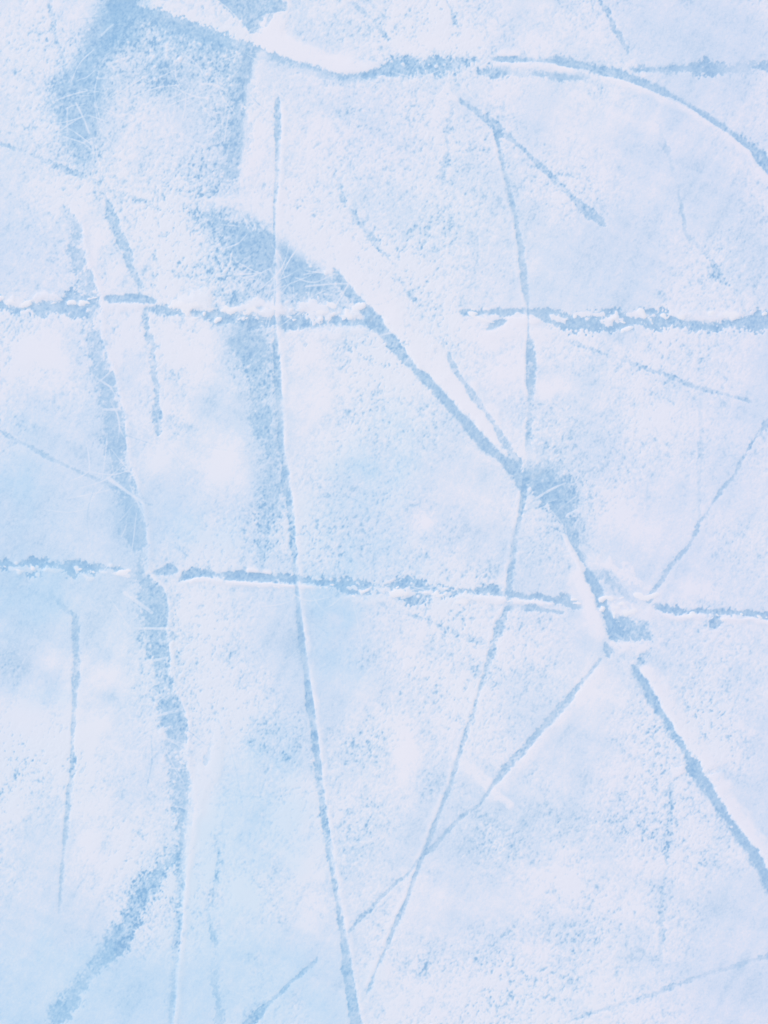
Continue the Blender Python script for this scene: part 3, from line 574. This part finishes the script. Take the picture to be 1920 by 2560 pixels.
# ------------------------------------------------------------------ materials
def ice_material(name, attr=True):
    m = bpy.data.materials.new(name); m.use_nodes = True
    nt = m.node_tree; N = nt.nodes; L = nt.links
    N.clear()
    out = N.new('ShaderNodeOutputMaterial'); bs = N.new('ShaderNodeBsdfPrincipled')
    L.new(bs.outputs[0], out.inputs[0])
    geo = N.new('ShaderNodeNewGeometry')
    def noise(scale, detail, rough=.55):
        n = N.new('ShaderNodeTexNoise'); n.inputs['Scale'].default_value = scale
        n.inputs['Detail'].default_value = detail; n.inputs['Roughness'].default_value = rough
        L.new(geo.outputs['Position'], n.inputs['Vector']); return n
    fine = noise(560, 3, .65); wide = noise(26, 4)
    if attr:
        at = N.new('ShaderNodeAttribute'); at.attribute_name = 'cover'
        sep = N.new('ShaderNodeSeparateColor'); L.new(at.outputs['Color'], sep.inputs[0])
        fro, dmp, lil = sep.outputs[0], sep.outputs[1], sep.outputs[2]
    else:
        v = N.new('ShaderNodeValue'); v.outputs[0].default_value = .8; fro = v.outputs[0]
        v2 = N.new('ShaderNodeValue'); v2.outputs[0].default_value = .12; dmp = v2.outputs[0]; lil = v2.outputs[0]
    # frost value with a little sub-millimetre break-up
    ma = N.new('ShaderNodeMath'); ma.operation = 'MULTIPLY_ADD'; ma.inputs[1].default_value = .34
    L.new(fine.outputs[0], ma.inputs[0])
    sb = N.new('ShaderNodeMath'); sb.operation = 'SUBTRACT'; sb.inputs[1].default_value = .17
    L.new(fro, sb.inputs[0]); L.new(sb.outputs[0], ma.inputs[2])
    rp = N.new('ShaderNodeValToRGB'); cr = rp.color_ramp
    stops = [(0.0, ICE0), (.30, ICE1), (.62, ICE2), (.92, ICE3)]
    cr.elements[0].position, cr.elements[1].position = stops[0][0], stops[-1][0]
    cr.elements[0].color = (*stops[0][1], 1); cr.elements[1].color = (*stops[-1][1], 1)
    for p_, c_ in stops[1:-1]:
        e_ = cr.elements.new(p_); e_.color = (*c_, 1)
    L.new(ma.outputs[0], rp.inputs[0])
    mx = N.new('ShaderNodeMix'); mx.data_type = 'RGBA'; mx.blend_type = 'MULTIPLY'
    L.new(dmp, mx.inputs[0]); L.new(rp.outputs[0], mx.inputs[6]); mx.inputs[7].default_value = (*DAMP, 1)
    m2 = N.new('ShaderNodeMix'); m2.data_type = 'RGBA'; m2.blend_type = 'MULTIPLY'
    L.new(lil, m2.inputs[0]); L.new(mx.outputs[2], m2.inputs[6]); m2.inputs[7].default_value = (*LILAC, 1)
    L.new(m2.outputs[2], bs.inputs['Base Color'])
    mr = N.new('ShaderNodeMapRange'); mr.inputs['To Min'].default_value = .42; mr.inputs['To Max'].default_value = .8
    L.new(ma.outputs[0], mr.inputs['Value']); L.new(mr.outputs[0], bs.inputs['Roughness'])
    bs.inputs['IOR'].default_value = 1.31
    bs.inputs['Specular IOR Level'].default_value = .35
    bp = N.new('ShaderNodeBump'); bp.inputs['Strength'].default_value = .08; bp.inputs['Distance'].default_value = .0006
    L.new(fine.outputs[0], bp.inputs['Height']); L.new(bp.outputs[0], bs.inputs['Normal'])
    return m

ICE0 = (.335, .525, .695); ICE1 = (.495, .655, .770); ICE2 = (.700, .778, .838); ICE3 = (.866, .850, .852)
DAMP = (.82, .95, 1.0); LILAC = (.935, .915, 1.0)
M_ICE = ice_material('frosted_ice')
M_FAR = ice_material('open_rink_ice', False)

# ------------------------------------------------------------------ meshes
COV = np.stack([F, np.clip(W, 0, 1), np.clip(V, 0, 1), np.ones_like(F)], -1).astype(np.float32)
PX = ((GX - CX) * MM).astype(np.float32); PY = (-(GY - CY) * MM).astype(np.float32)

# a cell belongs to the mark of its upper left point
CL = LAB[:-1, :-1].copy(); CR = RID[:-1, :-1].copy()
IDX = np.arange(NX * NY, dtype=np.int64).reshape(NY, NX)
QD = np.stack([IDX[1:, :-1], IDX[1:, 1:], IDX[:-1, 1:], IDX[:-1, :-1]], -1)

def piece(name, mask, parent=None, origin=None, extra=None):
    q = QD[mask]
    if len(q) == 0:
        return None
    ids, inv = np.unique(q.ravel(), return_inverse=True)
    co = np.stack([PX.ravel()[ids], PY.ravel()[ids], Z.ravel()[ids]], -1)
    cov = COV.reshape(-1, 4)[ids]
    if origin is None:
        origin = np.array([co[:, 0].mean(), co[:, 1].mean(), 0.0])
    co = (co - origin).astype(np.float32)
    inv = inv.astype(np.int32)
    nf = len(q)
    me = bpy.data.meshes.new(name)
    me.vertices.add(len(co)); me.vertices.foreach_set('co', co.ravel())
    me.loops.add(nf * 4); me.loops.foreach_set('vertex_index', inv)
    me.polygons.add(nf); me.polygons.foreach_set('loop_start', np.arange(0, nf * 4, 4, dtype=np.int32))
    me.update(calc_edges=True)
    a = me.attributes.new('cover', 'FLOAT_COLOR', 'POINT'); a.data.foreach_set('color', cov.ravel())
    me.materials.append(M_ICE)
    me.shade_flat()
    o = bpy.data.objects.new(name, me); col.objects.link(o)
    if parent is not None:
        o.parent = parent
    else:
        o.location = origin
    return o, origin

def clumps(mask, least):
    """connected groups of cells; small ones are dropped"""
    jj, ii = np.nonzero(mask)
    todo = set(zip(jj.tolist(), ii.tolist())); out = []
    while todo:
        st = [todo.pop()]; got = []
        while st:
            j, i = st.pop(); got.append((j, i))
            for a in (-1, 0, 1):
                for b in (-1, 0, 1):
                    q = (j + a, i + b)
                    if q in todo:
                        todo.remove(q); st.append(q)
        if len(got) >= least:
            m = np.zeros_like(mask); g = np.array(got); m[g[:, 0], g[:, 1]] = True; out.append(m)
    return out

ZONES = {1: ('white lump of snow lying along the left half of the upper straight cut', 'snow lumps along the left upper cut'),
         2: ('white lump of snow lying along the right half of the upper straight cut', 'snow lumps along the right upper cut'),
         3: ('white crumb of snow in the left end of the lower straight cut', 'snow crumbs in the left lower cut'),
         4: ('white crumb of snow in the middle stretch of the lower straight cut', 'snow crumbs in the middle lower cut'),
         5: ('white crumb of snow by the right end of the lower straight cut', 'snow crumbs at the right lower cut')}
LC = LM[:-1, :-1]
heaps = []
for z in ZONES:
    for m_ in clumps(LC == z, 70):
        heaps.append((z, m_)); CL[m_] = -1; CR[m_] = False

banks = {}
for i in range(1, len(marks) + 1):
    full = (CL == i) & CR
    banks[i] = clumps(full, 260) if full.any() else []
    keep = np.zeros_like(full)
    for m_ in banks[i]:
        keep |= m_
    CL[full & ~keep] = 0                                # stray specks of snow stay with the ice sheet

r_ = piece('ice', CL == 0)
ice = r_[0]; ice['kind'] = 'structure'
ice['label'] = 'frosted blue white rink ice'

for i, mk in enumerate(marks, 1):
    cells = CL == i
    if banks[i]:
        org = np.array([float(PX[:-1, :-1][cells].mean()), float(PY[:-1, :-1][cells].mean()), 0.0])
        o = bpy.data.objects.new(mk['name'], None); col.objects.link(o)
        o.location = org; o.empty_display_size = .02
        piece('groove_bed', cells & ~CR, o, org)
    else:
        r_ = piece(mk['name'], cells & ~CR)
        if r_ is None:
            print('EMPTY', mk['label']); continue
        o, org = r_
    o['label'] = mk['label']; o['category'] = mk['cat']; o['group'] = mk['group']
    for cm in banks[i]:
        piece('snow_ridge', cm, o, org)

for z, m_ in heaps:
    o, _o = piece('snow_lump', m_)
    o['label'], o['group'] = ZONES[z]; o['category'] = 'snow lump'

# the rest of the rink, a ring of plain ice round the patch
import bmesh
bm = bmesh.new()
xa, xb, ya, yb = PX[0, 0], PX[0, -1], PY[-1, 0], PY[0, 0]
inner = [bm.verts.new(v) for v in ((xa, ya, 0), (xb, ya, 0), (xb, yb, 0), (xa, yb, 0))]
outer = [bm.verts.new(v) for v in ((-30, -15, 0), (30, -15, 0), (30, 15, 0), (-30, 15, 0))]
for k in range(4):
    bm.faces.new((outer[k], outer[(k + 1) % 4], inner[(k + 1) % 4], inner[k]))
me = bpy.data.meshes.new('rink_ice'); bm.to_mesh(me); bm.free()
me.materials.append(M_FAR)
rink = bpy.data.objects.new('rink_ice', me); col.objects.link(rink); rink['kind'] = 'structure'

# ------------------------------------------------------------------ light
ELEV, AZ = math.radians(50), math.radians(305)      # azimuth clockwise from the top of the picture
w = bpy.data.worlds.new('World'); scene.world = w; w.use_nodes = True
nt = w.node_tree
sky = nt.nodes.new('ShaderNodeTexSky'); sky.sky_type = 'NISHITA'; sky.sun_disc = False
sky.sun_elevation = ELEV; sky.sun_rotation = AZ
sky.air_density = 1.0; sky.dust_density = 2.0
bg = nt.nodes['Background']; bg.inputs[1].default_value = .10
nt.links.new(sky.outputs[0], bg.inputs[0])
sd = bpy.data.lights.new('sun', 'SUN'); sd.energy = 1.6; sd.angle = math.radians(20); sd.color = (1, .96, .90)
so_ = bpy.data.objects.new('sun', sd); col.objects.link(so_)
so_.rotation_euler = (math.pi / 2 - ELEV, 0, -AZ + math.pi)
so_.location = (0, 0, 5)
from mathutils import Vector
dirn = Vector((math.sin(AZ) * math.cos(ELEV), math.cos(AZ) * math.cos(ELEV), math.sin(ELEV)))
so_.rotation_euler = dirn.to_track_quat('Z', 'Y').to_euler()

# ------------------------------------------------------------------ camera
cd = bpy.data.cameras.new('camera'); cam = bpy.data.objects.new('camera', cd); col.objects.link(cam)
DIST = 1.5
cam.location = (0, 0, DIST)
cd.sensor_fit = 'VERTICAL'; cd.sensor_height = 24
cd.lens = 24 * DIST / (2560 * MM)
cd.clip_start = .01; cd.clip_end = 200
scene.camera = cam
scene.view_settings.view_transform = 'Standard'
scene.view_settings.look = 'None'
scene.view_settings.exposure = 0.39
scene.view_settings.gamma = 1
